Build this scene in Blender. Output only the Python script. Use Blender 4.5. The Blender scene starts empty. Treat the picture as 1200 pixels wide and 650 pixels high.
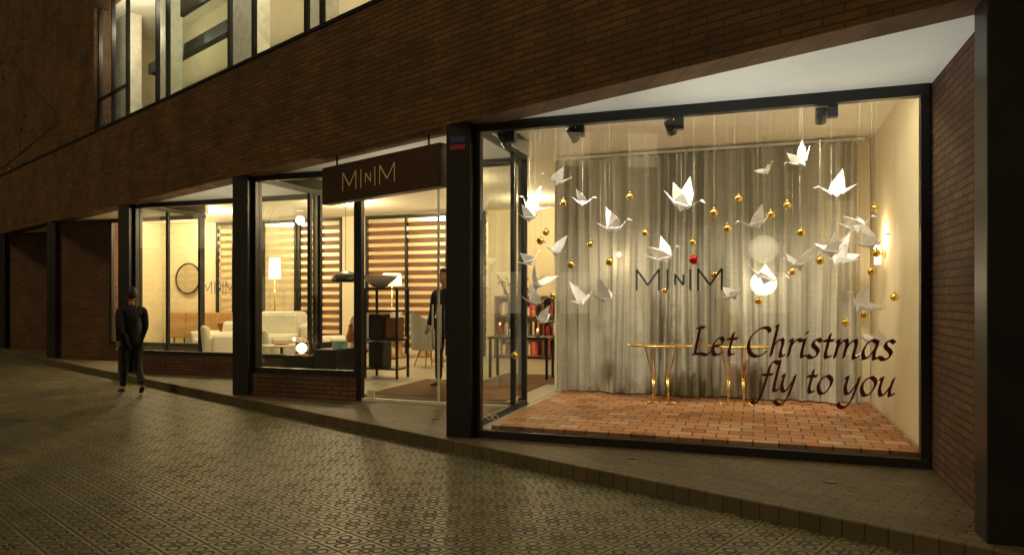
import bpy, bmesh, math, random
from mathutils import Vector, Matrix
random.seed(7)
sc=bpy.context.scene
COL=sc.collection
# ------------------------------------------------------------------ helpers
def link(o,parent=None):
    COL.objects.link(o)
    if parent: o.parent=parent
    return o
def empty(name,parent=None,loc=(0,0,0),rz=0):
    e=bpy.data.objects.new(name,None); e.location=loc; e.rotation_euler=(0,0,rz); e.empty_display_size=.2
    return link(e,parent)
class MB:
    """mesh builder with material slots"""
    def __init__(s): s.v=[];s.f=[];s.m=[];s.mats=[];s.sm=[]
    def mi(s,mat):
        if mat not in s.mats: s.mats.append(mat)
        return s.mats.index(mat)
    def add(s,vs,fs,mat,smooth=False):
        o=len(s.v); k=s.mi(mat); s.v+= [tuple(v) for v in vs]
        for f in fs: s.f.append(tuple(o+i for i in f)); s.m.append(k); s.sm.append(smooth)
    def box(s,x0,x1,y0,y1,z0,z1,mat):
        vs=[(x0,y0,z0),(x1,y0,z0),(x1,y1,z0),(x0,y1,z0),(x0,y0,z1),(x1,y0,z1),(x1,y1,z1),(x0,y1,z1)]
        s.add(vs,[(0,3,2,1),(4,5,6,7),(0,1,5,4),(1,2,6,5),(2,3,7,6),(3,0,4,7)],mat)
    def rod(s,a,b,r0,r1,mat,n=8,caps=True):
        a=Vector(a);b=Vector(b);d=(b-a)
        if d.length<1e-6: return
        d.normalize(); u=d.orthogonal().normalized(); w=d.cross(u)
        vs=[]
        for p,r in((a,r0),(b,r1)):
            for i in range(n):
                t=2*math.pi*i/n; vs.append(p+u*math.cos(t)*r+w*math.sin(t)*r)
        fs=[(i,(i+1)%n,n+(i+1)%n,n+i) for i in range(n)]
        if caps: fs+= [tuple(range(n-1,-1,-1)),tuple(range(n,2*n))]
        s.add(vs,fs,mat,True)
    def lathe(s,c,prof,mat,n=24,sx=1,sy=1):
        vs=[];fs=[]
        for r,z in prof:
            for i in range(n):
                t=2*math.pi*i/n; vs.append((c[0]+r*math.cos(t)*sx,c[1]+r*math.sin(t)*sy,c[2]+z))
        for j in range(len(prof)-1):
            for i in range(n):
                fs.append((j*n+i,j*n+(i+1)%n,(j+1)*n+(i+1)%n,(j+1)*n+i))
        if prof[0][0]>1e-4: fs.append(tuple(range(n-1,-1,-1)))
        if prof[-1][0]>1e-4: fs.append(tuple(range((len(prof)-1)*n,len(prof)*n)))
        s.add(vs,fs,mat,True)
    def ball(s,c,r,mat,n=16,sx=1,sy=1,sz=1):
        k=n//2
        prof=[(max(1e-5,r*math.sin(math.pi*i/k)),-r*sz*math.cos(math.pi*i/k)) for i in range(k+1)]
        s.lathe(c,prof,mat,n,sx,sy)
    def obj(s,name,parent=None,loc=(0,0,0),rot=(0,0,0),bevel=0,sub=0):
        me=bpy.data.meshes.new(name); me.from_pydata(s.v,[],s.f); 
        for m in s.mats: me.materials.append(m)
        for p,k,q in zip(me.polygons,s.m,s.sm): p.material_index=k; p.use_smooth=q
        me.update()
        o=bpy.data.objects.new(name,me); o.location=loc; o.rotation_euler=rot; link(o,parent)
        if bevel:
            b=o.modifiers.new('b','BEVEL'); b.width=bevel; b.segments=2; b.limit_method='ANGLE'; b.angle_limit=math.radians(50)
        if sub:
            b=o.modifiers.new('s','SUBSURF'); b.levels=sub; b.render_levels=sub
        return o
def box(name,x0,x1,y0,y1,z0,z1,mat,parent=None,bevel=0):
    m=MB(); m.box(x0,x1,y0,y1,z0,z1,mat); return m.obj(name,parent,bevel=bevel)
# ------------------------------------------------------------------ materials
class N:
    def __init__(s,name):
        s.m=bpy.data.materials.new(name); s.m.use_nodes=True; s.t=s.m.node_tree; s.t.nodes.clear()
        s.out=s.t.nodes.new('ShaderNodeOutputMaterial')
    def n(s,typ,**k):
        nd=s.t.nodes.new('ShaderNode'+typ)
        for a,b in k.items(): setattr(nd,a,b)
        return nd
    def l(s,a,b): s.t.links.new(a,b)
    def setin(s,nd,i,v):
        if isinstance(v,bpy.types.NodeSocket): s.l(v,nd.inputs[i])
        else: nd.inputs[i].default_value=v
    def M(s,op,a,b=0.0,c=None):
        nd=s.n('Math',operation=op); s.setin(nd,0,a); s.setin(nd,1,b)
        if c is not None: s.setin(nd,2,c)
        return nd.outputs[0]
    def obj(s): return s.n('TexCoord').outputs['Object']
    def noise(s,vec,scale,detail=4,rough=.55):
        nd=s.n('TexNoise'); s.l(vec,nd.inputs['Vector']); nd.inputs['Scale'].default_value=scale
        nd.inputs['Detail'].default_value=detail; nd.inputs['Roughness'].default_value=rough
        return nd.outputs['Fac']
    def ramp(s,fac,stops):
        nd=s.n('ValToRGB'); s.l(fac,nd.inputs[0]); e=nd.color_ramp.elements
        while len(e)<len(stops): e.new(.5)
        for i,(p,c) in enumerate(stops): e[i].position=p; e[i].color=(*c,1)
        return nd.outputs[0]
    def mix(s,fac,a,b,blend='MIX'):
        nd=s.n('Mix',data_type='RGBA',blend_type=blend)
        for i,v in((0,fac),(6,a),(7,b)):
            if isinstance(v,bpy.types.NodeSocket): s.l(v,nd.inputs[i])
            else: nd.inputs[i].default_value=(v if i==0 else (*v,1))
        return nd.outputs[2]
    def bsdf(s,color,rough=.5,metal=0,height=None,bstr=.3,bdist=.01,spec=.5):
        p=s.n('BsdfPrincipled')
        if isinstance(color,bpy.types.NodeSocket): s.l(color,p.inputs['Base Color'])
        else: p.inputs['Base Color'].default_value=(*color,1)
        if isinstance(rough,bpy.types.NodeSocket): s.l(rough,p.inputs['Roughness'])
        else: p.inputs['Roughness'].default_value=rough
        p.inputs['Metallic'].default_value=metal
        p.inputs['Specular IOR Level'].default_value=spec
        if height is not None:
            b=s.n('Bump'); b.inputs['Strength'].default_value=bstr; b.inputs['Distance'].default_value=bdist
            s.l(height,b.inputs['Height']); s.l(b.outputs[0],p.inputs['Normal'])
        return p
    def end(s,sh):
        s.l(sh.outputs[0] if not isinstance(sh,bpy.types.NodeSocket) else sh,s.out.inputs[0]); return s.m
def simple(name,c,rough=.5,metal=0,var=.15,ns=6,bump=.1,bd=.003,spec=.5):
    k=N(name); v=k.obj(); f=k.noise(v,ns,5)
    c2=tuple(x*(1-var) for x in c); c3=tuple(min(1,x*(1+var)) for x in c)
    col=k.ramp(f,[(.3,c2),(.7,c3)])
    return k.end(k.bsdf(col,rough,metal,k.noise(v,ns*12,3),bump,bd,spec))
def emis(name,c,st,base=(.9,.85,.75)):
    k=N(name); p=k.bsdf(base,.5); p.inputs['Emission Color'].default_value=(*c,1); p.inputs['Emission Strength'].default_value=st
    return k.end(p)
def brick(name,c1,c2,mort,bw,rh,ms,floor=False,rough=.8,bstr=.6,bd=.008,dirt=.35,off=.5,spec=.4):
    k=N(name); v=k.obj(); sx=k.n('SeparateXYZ'); k.l(v,sx.inputs[0]); cx=k.n('CombineXYZ')
    if floor: k.l(sx.outputs[0],cx.inputs[0]); k.l(sx.outputs[1],cx.inputs[1])
    else:
        k.l(k.M('ADD',sx.outputs[0],sx.outputs[1]),cx.inputs[0]); k.l(sx.outputs[2],cx.inputs[1])
    b=k.n('TexBrick'); b.offset=off
    wob=k.n('VectorMath',operation='MULTIPLY_ADD'); nz=k.n('TexNoise'); k.l(v,nz.inputs[0]); nz.inputs['Scale'].default_value=4
    k.l(nz.outputs['Color'],wob.inputs[0]); wob.inputs[1].default_value=(.012,.012,0); k.l(cx.outputs[0],wob.inputs[2])
    k.l(wob.outputs[0],b.inputs['Vector'])
    b.inputs['Color1'].default_value=(*c1,1); b.inputs['Color2'].default_value=(*c2,1); b.inputs['Mortar'].default_value=(*mort,1)
    b.inputs['Scale'].default_value=1; b.inputs['Mortar Size'].default_value=ms; b.inputs['Mortar Smooth'].default_value=.3
    b.inputs['Brick Width'].default_value=bw; b.inputs['Row Height'].default_value=rh; b.inputs['Bias'].default_value=0
    f=k.noise(v,1.3,6,.65); g=k.noise(v,25,4)
    d=k.ramp(f,[(.3,(1-dirt,)*3),(.7,(1+dirt*.3,)*3)])
    col=k.mix(1.0,b.outputs['Color'],d,'MULTIPLY')
    col=k.mix(.6,col,k.ramp(g,[(.3,(.75,)*3),(.7,(1.2,)*3)]),'MULTIPLY')
    h=k.M('ADD',k.M('MULTIPLY',k.M('SUBTRACT',1.0,b.outputs['Fac']),1.0),k.M('MULTIPLY',g,.35))
    return k.end(k.bsdf(col,rough,0,h,bstr,bd,spec))
M_band=brick('brown_brick',(.20,.10,.04),(.12,.062,.027),(.075,.045,.025),.29,.062,.008,dirt=.5)
M_plinth=brick('plinth_brick',(.19,.09,.045),(.12,.06,.035),(.045,.03,.02),.26,.065,.009)
M_walk=brick('walk_brick',(.15,.115,.065),(.09,.07,.042),(.03,.024,.015),.24,.07,.008,floor=True,rough=.55)
M_kerb=brick('kerb_brick',(.14,.11,.065),(.11,.085,.05),(.055,.042,.026),.14,.26,.005,floor=True,rough=.6)
M_steel=simple('dark_painted_steel',(.016,.015,.016),.38,.0,.2,3,.05)
M_cream=simple('cream_plaster',(.80,.71,.50),.85,0,.04,2,.06)
M_white=simple('white_plaster',(.84,.81,.72),.8,0,.04,2,.05)
M_soffit=simple('soffit_paint',(.80,.80,.74),.8,0,.06,1.5,.05)
M_floor=simple('shop_floor_resin',(.42,.38,.30),.35,0,.12,1.2,.03)
M_mat=simple('coir_mat',(.17,.09,.045),.95,0,.25,30,.8,.01)
M_wood=simple('oak_wood',(.52,.30,.12),.45,0,.15,8,.1)
M_brass=simple('polished_brass',(.95,.66,.22),.25,1,.08,8,.02)
M_gold=simple('gold_bauble_metal',(.95,.68,.18),.18,1,.05,8,.0)
M_red=simple('red_bauble_glass',(.5,.01,.01),.15,.4,.05,8,.0)
M_black=simple('black_lacquer',(.012,.012,.012),.35,0,.2,5,.03)
M_thread=simple('nylon_thread',(.42,.40,.34),.5)
M_fabric=simple('white_boucle',(.80,.76,.66),.9,0,.06,20,.5,.006)
M_grey=simple('grey_felt',(.35,.34,.31),.9,0,.08,20,.4,.004)
M_teal=simple('teal_box',(.25,.45,.42),.6)
M_orange=simple('orange_tray',(.65,.2,.05),.5)
M_burg=simple('burgundy_vinyl',(.13,.010,.012),.5,0,.03,3,0)
M_slate=simple('slate_vinyl',(.10,.14,.15),.5,0,.03,3,0)
M_signb=simple('sign_brown_metal',(.07,.032,.02),.4,.2,.15,3,.05)
M_letter=simple('brushed_cream_letter',(.95,.78,.48),.5,0)
M_alu=simple('white_pilaster',(.82,.79,.68),.6)
M_blue=simple('blue_sticker',(.03,.06,.16),.5); M_redst=simple('red_sticker',(.4,.03,.05),.5)
M_bark=simple('bark',(.09,.07,.05),.9,0,.3,12,.7,.02)
M_soil=simple('soil',(.07,.06,.04),.95,0,.3,20,.7,.02)
M_leaf=simple('dry_leaf',(.2,.13,.04),.7,0,.3,20,.1)
M_coat=simple('black_coat_wool',(.012,.012,.015),.9,0,.2,20,.3)
M_trous=simple('dark_denim',(.018,.02,.03),.85,0,.2,20,.3)
M_skin=simple('skin',(.45,.27,.19),.55,0,.06,10,.1)
M_hair=simple('dark_hair',(.02,.014,.01),.6,0,.3,60,.5)
M_shoe=simple('black_shoe',(.02,.02,.02),.4)
M_stucco=simple('dark_stucco',(.16,.14,.11),.9,0,.2,1.5,.3)
M_lampon=emis('lit_shade',(1,.72,.34),4.5)
M_bulb=emis('lamp_glass_lit',(1,.78,.45),5.0)
M_downl=emis('downlight_lens',(1,.82,.55),6.0)
M_candle=emis('candle_glow',(1,.5,.15),8.0)
M_farwin=emis('added_reflection_window',(1,.72,.4),1.5,(.3,.25,.2))  # glow added to unseen windows opposite, only to show in the glass
def lantern(name,st,tf,pw):
    k=N(name); p=k.n('BsdfTranslucent'); p.inputs[0].default_value=(.75,.7,.58,1)
    lw=k.n('LayerWeight'); lw.inputs[0].default_value=.5
    em=k.n('Emission'); em.inputs[0].default_value=(1,.88,.62,1)
    k.l(k.M('MULTIPLY',k.M('POWER',k.M('SUBTRACT',1.0,lw.outputs['Facing']),pw),st),em.inputs[1])
    tr=k.n('BsdfTransparent'); mx=k.n('MixShader'); mx.inputs[0].default_value=tf; k.l(tr.outputs[0],mx.inputs[1]); k.l(p.outputs[0],mx.inputs[2])
    a_=k.n('AddShader'); k.l(mx.outputs[0],a_.inputs[0]); k.l(em.outputs[0],a_.inputs[1]); return k.end(a_)
M_lan1=lantern('frosted_globe_dim',.20,.2,.9); M_lan2=lantern('frosted_globe_lit',.75,.3,1.2)
k=N('white_paper'); d=k.n('BsdfDiffuse'); d.inputs[0].default_value=(.90,.91,.95,1); t_=k.n('BsdfTranslucent'); t_.inputs[0].default_value=(.9,.91,.95,1)
mx=k.n('MixShader'); mx.inputs[0].default_value=.3; k.l(d.outputs[0],mx.inputs[1]); k.l(t_.outputs[0],mx.inputs[2]); M_paper=k.end(mx)
def woodmat(name,c1,c2):
    k=N(name); v=k.obj(); mp=k.n('Mapping'); k.l(v,mp.inputs[0]); mp.inputs['Scale'].default_value=(1.2,8,14)
    f=k.noise(mp.outputs[0],3,6,.6)
    return k.end(k.bsdf(k.ramp(f,[(.3,c1),(.7,c2)]),.45,0,f,.15,.003))
M_walnut=woodmat('walnut_wood',(.13,.055,.028),(.27,.12,.055))
M_slat=woodmat('white_oak_slat',(.62,.50,.33),(.78,.66,.45))
def glassmat(name,tint=(.96,.98,.97),fac=1.0):
    k=N(name); tr=k.n('BsdfTransparent'); tr.inputs[0].default_value=(*tint,1)
    gl=k.n('BsdfGlossy'); gl.inputs['Roughness'].default_value=.01; gl.inputs[0].default_value=(.9,.95,.95,1)
    fr=k.n('Fresnel'); fr.inputs[0].default_value=1.5
    mx=k.n('MixShader'); k.l(k.M('MULTIPLY',fr.outputs[0],fac),mx.inputs[0]); k.l(tr.outputs[0],mx.inputs[1]); k.l(gl.outputs[0],mx.inputs[2])
    return k.end(mx)
M_glass=glassmat('window_glass',fac=1.5); M_glass2=glassmat('green_tinted_glass',(.72,.82,.76))
# linen
k=N('grey_linen'); v=k.obj(); mp=k.n('Mapping'); k.l(v,mp.inputs[0]); mp.inputs['Scale'].default_value=(30,6,1.2)
f=k.noise(mp.outputs[0],3,5,.7)
mp2=k.n('Mapping'); k.l(v,mp2.inputs[0]); mp2.inputs['Scale'].default_value=(3,3,120); f2=k.noise(mp2.outputs[0],1,3)
mp3=k.n('Mapping'); k.l(v,mp3.inputs[0]); mp3.inputs['Scale'].default_value=(1,0,.05); f3=k.noise(mp3.outputs[0],2.3,2)
col=k.ramp(f,[(.25,(.40,.385,.325)),(.75,(.56,.54,.46))]); col=k.mix(.8,col,k.ramp(f2,[(.3,(.84,)*3),(.7,(1.1,)*3)]),'MULTIPLY')
col=k.mix(1.0,col,k.ramp(f3,[(.4,(.78,)*3),(.6,(1.08,)*3)]),'MULTIPLY')
d=k.n('BsdfDiffuse'); k.l(col,d.inputs[0]); tl=k.n('BsdfTranslucent'); k.l(col,tl.inputs[0])
b=k.n('Bump'); b.inputs['Strength'].default_value=.4; b.inputs['Distance'].default_value=.005; k.l(f,b.inputs['Height']); k.l(b.outputs[0],d.inputs['Normal'])
mx=k.n('MixShader'); mx.inputs[0].default_value=.2; k.l(d.outputs[0],mx.inputs[1]); k.l(tl.outputs[0],mx.inputs[2])
M_linen=k.end(mx)
def grid2(k,o,T):
    q=k.M('DIVIDE',o,T); fl=k.M('FLOOR',q); return fl,k.M('ABSOLUTE',k.M('SUBTRACT',k.M('SUBTRACT',q,fl),.5))
k=N('terracotta_tile'); v=k.obj(); s=k.n('SeparateXYZ'); k.l(v,s.inputs[0])
TX,TY=.23,.19
row=k.M('FLOOR',k.M('DIVIDE',s.outputs[1],TY)); xo=k.M('ADD',s.outputs[0],k.M('MULTIPLY',k.M('MODULO',row,2.0),TX*.5))
fx,qx=grid2(k,xo,TX); fy,qy=grid2(k,s.outputs[1],TY)
cc=k.n('CombineXYZ'); k.l(fx,cc.inputs[0]); k.l(fy,cc.inputs[1]); wn=k.n('TexWhiteNoise'); wn.noise_dimensions='2D'; k.l(cc.outputs[0],wn.inputs[0])
col=k.ramp(wn.outputs[0],[(0,(.30,.12,.05)),(.3,(.52,.25,.11)),(.55,(.42,.18,.075)),(.8,(.56,.34,.20)),(1,(.30,.15,.08))])
fn=k.noise(v,18,5); col=k.mix(.7,col,k.ramp(fn,[(.3,(.75,)*3),(.7,(1.15,)*3)]),'MULTIPLY')
ed=k.M('MAXIMUM',k.M('SUBTRACT',qx,.5-.008/TX),k.M('SUBTRACT',qy,.5-.010/TY)); gr=k.M('GREATER_THAN',ed,0.0)
col=k.mix(gr,col,(.08,.045,.025)); h=k.M('ADD',k.M('SUBTRACT',1,gr),k.M('ADD',k.M('MULTIPLY',fn,.3),k.M('MULTIPLY',wn.outputs[0],.4)))
M_terra=k.end(k.bsdf(col,.6,0,h,.5,.005,.35))
k=N('flower_tile_pavement'); v=k.obj(); s=k.n('SeparateXYZ'); k.l(v,s.inputs[0])
T=.25
fx,qx=grid2(k,s.outputs[0],T); fy,qy=grid2(k,s.outputs[1],T)
def ln(ax,ay): return k.M('SQRT',k.M('ADD',k.M('MULTIPLY',ax,ax),k.M('MULTIPLY',ay,ay)))
def ring(d,r,w):
    nd=k.n('MapRange',interpolation_type='SMOOTHSTEP'); k.l(k.M('ABSOLUTE',k.M('SUBTRACT',d,r)),nd.inputs[0])
    nd.inputs[1].default_value=w; nd.inputs[2].default_value=w*.4; nd.inputs[3].default_value=0; nd.inputs[4].default_value=1
    return nd.outputs[0]
r1=ring(ln(k.M('SUBTRACT',qx,.21),k.M('SUBTRACT',qy,.21)),.15,.055)
r2=ring(ln(qx,qy),.10,.05)
gm=k.n('MapRange'); k.l(k.M('MAXIMUM',qx,qy),gm.inputs[0]); gm.inputs[1].default_value=.455; gm.inputs[2].default_value=.485
wear=k.ramp(k.noise(v,1.7,5,.6),[(.32,(.5,)*3),(.62,(1,)*3)])
groove=k.M('MAXIMUM',k.M('MAXIMUM',r1,r2),gm.outputs[0])
cc=k.n('CombineXYZ'); k.l(fx,cc.inputs[0]); k.l(fy,cc.inputs[1]); wn=k.n('TexWhiteNoise'); wn.noise_dimensions='2D'; k.l(cc.outputs[0],wn.inputs[0])
big=k.noise(v,.45,5,.65); fine=k.noise(v,30,4)
base=k.ramp(big,[(.3,(.115,.098,.05)),(.7,(.20,.172,.092))])
base=k.mix(.8,base,k.ramp(wn.outputs[0],[(0,(.7,)*3),(1,(1.2,)*3)]),'MULTIPLY')
base=k.mix(.6,base,k.ramp(fine,[(.3,(.65,)*3),(.7,(1.25,)*3)]),'MULTIPLY')
base=k.mix(k.M('MULTIPLY',k.M('MULTIPLY',groove,.9),wear),base,(.012,.011,.007))
rg=k.M('ADD',k.M('MULTIPLY',big,.3),k.M('ADD',k.M('MULTIPLY',groove,.3),.26))
h=k.M('ADD',k.M('SUBTRACT',1,groove),k.M('ADD',k.M('MULTIPLY',fine,.2),k.M('MULTIPLY',wn.outputs[0],.2)))
M_panot=k.end(k.bsdf(base,rg,0,h,.5,.006,.5))
# ------------------------------------------------------------------ dimensions
BR=-math.radians(23.01)
B0=(-.109,-.197,0)
ZS=3.44; ZB=3.42; ZT=5.06; ZC=3.66
def bay(k): return (-4.40*(k-1),1.868*(k-1))
g=MB(); g.add([(-90,-90,0),(90,-90,0),(90,90,0),(-90,90,0)],[(0,1,2,3)],M_panot)
g.obj('pavement',loc=B0,rot=(0,0,BR))
wk=empty('raised_brick_walkway',loc=B0,rz=BR)
box('paving',-30,9,.121,3.4,-.2,.12,M_walk,wk)
box('kerb',-30,9,-.10,.12,-.2,.126,M_kerb,wk,.012)
# building -----------------------------------------------------------
bld=empty('shop_building')
band=empty('upper_storey',bld,B0,BR)
box('brick_band',-30,9,0,.32,ZB,ZT,M_band,band)
box('band_coping',-30,9,-.012,.40,ZT+.002,ZT+.05,M_steel,band)
box('upper_floor_slab',-30,9,.33,5,ZT-.5,ZT-.02,M_white,band)
up=MB()
for t0,t1 in((12.18,13.1),(9.92,10.46),(6.26,7.15),(4.13,4.57)):
    up.box(-t1,-t0,1.0,1.3,ZT+.0,8.2,M_alu)
up.obj('pilasters',band,bevel=.01)
box('upper_end_wall',-30,-12.3,.33,.7,ZT+.06,11,M_band,band)
box('upper_fascia',-12.29,9,.2,.6,8.11,11,M_band,band)
fr=MB()
for t in (12.28,11.47,10.62,9.05,8.56,6.04,5.23,3.69,3.29,1.9,.2,-1.3):
    fr.box(-t-.02,-t+.02,.42,.50,ZT+.06,8.1,M_steel)
fr.box(-12.28,-10.6,.425,.495,6.05,6.09,M_steel)
fr.box(-12.28,9,.41,.51,ZT+.051,ZT+.10,M_steel)
fr.obj('upper_window_frames',band)
gp=MB(); gp.add([(-12.28,.46,ZT+.06),(-8.56,.46,ZT+.06),(-8.56,.46,8.1),(-12.28,.46,8.1)],[(0,1,2,3)],M_glass)
gp.add([(-8.54,.46,ZT+.06),(-6.06,.46,ZT+.06),(-6.06,.46,8.1),(-8.54,.46,8.1)],[(0,1,2,3)],M_glass2)
gp.add([(-6.02,.46,ZT+.06),(9,.46,ZT+.06),(9,.46,8.1),(-6.02,.46,8.1)],[(0,1,2,3)],M_glass); gp.obj('upper_window_glass',band)
box('upper_ceiling_beam',-12.2,-7,1.45,1.6,6.85,7.1,M_steel,band)
box('upper_sign_board',-8.4,-6.15,.62,.68,6.95,7.4,M_signb,band)
box('upper_back_wall',-13.8,9,2.3,2.4,ZT,8.2,M_cream,band); box('upper_ceiling',-13.8,9,.6,2.3,8.2,8.3,M_white,band)
box('upper_side_wall',-13.8,-13.7,.7,2.3,ZT,8.2,M_cream,band)
for k_ in range(0,6):
    ox,oy=bay(k_)
    s_=MB(); s_.add([(ox-.5,oy,ZS),(ox+4.41,oy,ZS),(ox+4.41,oy-2.1,ZS),(ox-.5,oy-.02,ZS)],[(0,1,2,3)],M_soffit); s_.obj('soffit',bld)
    p=MB(); p.box(ox-.31,ox-.03,oy-.13,oy+.13,.10,ZS,M_steel); p.obj('steel_pillar',bld,bevel=.008)
    box('lintel',ox-.03,ox+4.38,oy+.02,oy+.12,3.462,ZC+.1,M_white,bld)
def frame(name,ox,oy,x0,x1,z0,z1,posts,w=.06,d=.09,top=.09):
    m=MB(); y0=oy-.03; y1=oy+d-.03
    m.box(ox+x0,ox+x1,y0,y1,z0,z0+.08,M_steel); m.box(ox+x0,ox+x1,y0,y1,z1-top,z1+.02,M_steel)
    for p in posts: m.box(ox+p-w/2,ox+p+w/2,y0+.004,y1-.004,z0+.08,z1-top,M_steel)
    m.obj(name,bld,bevel=.004)
def pane(name,x0,x1,y0,y1,z0,z1):
    m=MB(); m.add([(x0,y0,z0),(x1,y1,z0),(x1,y1,z1),(x0,y0,z1)],[(0,1,2,3)],M_glass); m.obj(name,bld)
frame('display_window_frame',0,0,-.03,4.2,.122,ZS,[.0,4.165],.07,.1,.1)
pane('display_window_glass',.03,4.14,.01,.01,.2,3.35)
ox,oy=bay(2)
box('brick_plinth',ox-.03,ox+1.80,oy-.06,oy+.16,.10,.46,M_plinth,bld)
frame('window_frame',ox,oy,-.03,1.80,.462,ZS,[.0,1.77],.06)
pane('window_glass',ox+.03,ox+1.74,oy+.01,oy+.01,.54,3.35)
frame('door_frame',ox,oy,1.802,4.3,3.36,ZS,[1.835,4.26],.06)
m=MB()
for x in (1.835,4.26): m.box(ox+x-.03,ox+x+.03,oy-.03,oy+.06,.12,3.36,M_steel)
m.box(ox+1.87,ox+4.23,oy-.02,oy+.05,.12,.16,M_alu)
m.obj('door_jambs',bld)
pane('door_glass',ox+1.88,ox+3.05,oy+.01,oy+.01,.17,3.36); pane('door_glass',ox+3.07,ox+4.22,oy+.012,oy+.012,.17,3.36)
m=MB()
for x in (3.0,3.12): m.rod((ox+x,oy-.05,.9),(ox+x,oy-.05,1.5),.014,.014,M_alu)
m.box(ox+3.045,ox+3.075,oy,oy+.02,.17,3.36,M_alu); m.box(ox+1.95,ox+2.06,oy-.01,oy+.03,.16,.28,M_alu); m.obj('door_hardware',bld)
ox,oy=bay(3)
box('brick_plinth',ox-.03,ox+4.36,oy-.06,oy+.16,.10,.48,M_plinth,bld)
frame('window_frame',ox,oy,-.03,4.2,.482,ZS,[.0,4.165],.06)
pane('window_glass',ox+.03,ox+4.14,oy+.01,oy+.01,.56,3.35)
ox,oy=bay(4)
box('brick_wall',ox-.03,ox+1.58,oy-.02,oy+.25,.10,ZS,M_plinth,bld)
frame('window_frame',ox,oy,1.6,4.36,.482,ZS,[1.63,4.3],.06)
box('brick_plinth',ox+1.582,ox+4.36,oy-.06,oy+.16,.10,.48,M_plinth,bld)
ox,oy=bay(5); box('brick_wall',ox-.03,ox+4.36,oy-.02,oy+.25,.10,ZS,M_plinth,bld)
for k_,L in ((1,1.36),(2,1.5),(3,.9)):
    ox,oy=bay(k_); m=MB(); X0,X1=ox-.09,ox-.03
    for y in (oy+.14,oy+L-.06,oy+1.74): m.box(X0,X1,y,y+.06,.2,3.38,M_steel)
    m.box(X0,X1,oy+.14,oy+1.8,.2,.27,M_steel); m.box(X0,X1,oy+.14,oy+1.8,3.38,3.46,M_steel)
    m.obj('return_frame',bld)
    pane('return_glass',ox-.06,ox-.06,oy+.2,oy+1.74,.27,3.38)
box('brick_return',4.215,4.40,-1.75,.05,.10,ZS,M_plinth,bld)
ox,oy=bay(0); box('brick_wall',ox-.03,ox+4.4,oy+.02,oy+.2,.1,ZS,M_plinth,bld)
box('shop_floor',-13.2,4.3,5.62,11.5,.0,.2,M_floor,bld)
for k_ in (1,2,3):
    ox,oy=bay(k_); box('shop_floor',ox-.03,ox+4.36,oy+.08,5.61,-.05,.2,M_floor,bld)
f=MB(); f.box(.12,4.185,.085,3.2,.202,.24,M_terra); f.obj('terracotta_display_floor',bld,bevel=.003)
c=MB()
for k_ in (1,2,3,4):
    ox,oy=bay(k_); c.box(ox-.04,ox+4.359,oy+.125,11.5,ZC,ZC+.1,M_white)
c.obj('ceiling',bld)
box('display_side_wall',4.20,4.32,.07,11.5,.1,ZC,M_cream,bld)
box('display_back_wall',-.06,4.19,3.22,3.34,.2,ZC-.002,M_cream,bld)
box('shop_back_wall',-13.3,4.19,11.0,11.2,.2,ZC-.002,M_cream,bld)
box('shop_mid_wall',-3.2,-.4,8.6,8.75,.2,ZC-.002,M_cream,bld)
box('shop_mid_wall',-7.22,-6.62,8.62,8.78,.2,ZC-.002,M_cream,bld)
box('mirror_wall',-13.2,-11.3,8.72,8.85,.2,ZC-.002,M_cream,bld)
box('shop_end_wall',-13.35,-13.22,5.85,11,.2,ZC,M_cream,bld)
box('door_mat',-2.5,-.4,1.98,3.9,.2,.212,M_mat)
box('rug',-1.52,-.12,3.95,5.2,.2,.21,M_mat)
def screen(x0,x1,mat,bars,step=.2,h=.1):
    e=empty('slatted_screen')
    m=MB(); z=.35
    while z<3.55:
        m.box(x0,x1,8.70,8.735,z,z+h,mat); z+=step
    m.obj('slats',e,bevel=.004)
    m=MB()
    for b in bars: m.box(b-.03,b+.03,8.62,8.695,.2,ZC-.01,M_black)
    m.box(x0,x1,8.63,8.69,ZC-.1,ZC-.012,M_black); m.obj('posts',e)
screen(-11.25,-8.62,M_slat,[-11.22,-10.67,-9.69,-8.66],.2,.12)
screen(-8.58,-7.25,M_walnut,[-8.55,-7.9,-7.28],.2,.115)
screen(-6.55,-3.3,M_walnut,[-6.52,-5.4,-4.3,-3.33],.2,.115)
# ------------------------------------------------------------------ curtain
def curtain():
    nx,nz=620,26; vs=[];fs=[]
    rnd=random.Random(3); ph=[rnd.uniform(0,6.28) for _ in range(8)]
    def fold(x,w):
        p=x*40+2.9*math.sin(x*2.1+ph[0])+1.9*math.sin(x*5.3+ph[1])+.7*math.sin(w*3+x*3)
        a=math.sin(p)
        amp=.031+.032*(.5+.5*math.sin(x*3.1+ph[2]))*(.5+.5*w)+.014*math.sin(x*11+ph[3])
        return a*amp+math.sin(x*7+ph[4])*.05*(.4+.6*w)+.012*math.sin(x*97+w*4+ph[5])*w
    for j in range(nz+1):
        w=j/nz; z=3.59-w*3.33
        for i in range(nx+1):
            u=i/nx; x=.04+u*3.98; y=2.96+fold(x,w)
            x+=.03*math.sin(u*37+w*2.2)*w
            if w>.95: y-= (w-.95)*1.4*(.5+.5*math.sin(u*70))
            if j==0: z=3.59-.014*(1+math.sin(x*46))
            vs.append((x,y,max(z,.246)))
    for j in range(nz):
        for i in range(nx):
            a=j*(nx+1)+i; fs.append((a,a+1,a+nx+2,a+nx+1))
    m=MB(); m.add(vs,fs,M_linen,True)
    m.box(.0,4.1,3.06,3.09,3.61,3.65,M_white)
    m.obj('linen_curtain')
curtain()
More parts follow.
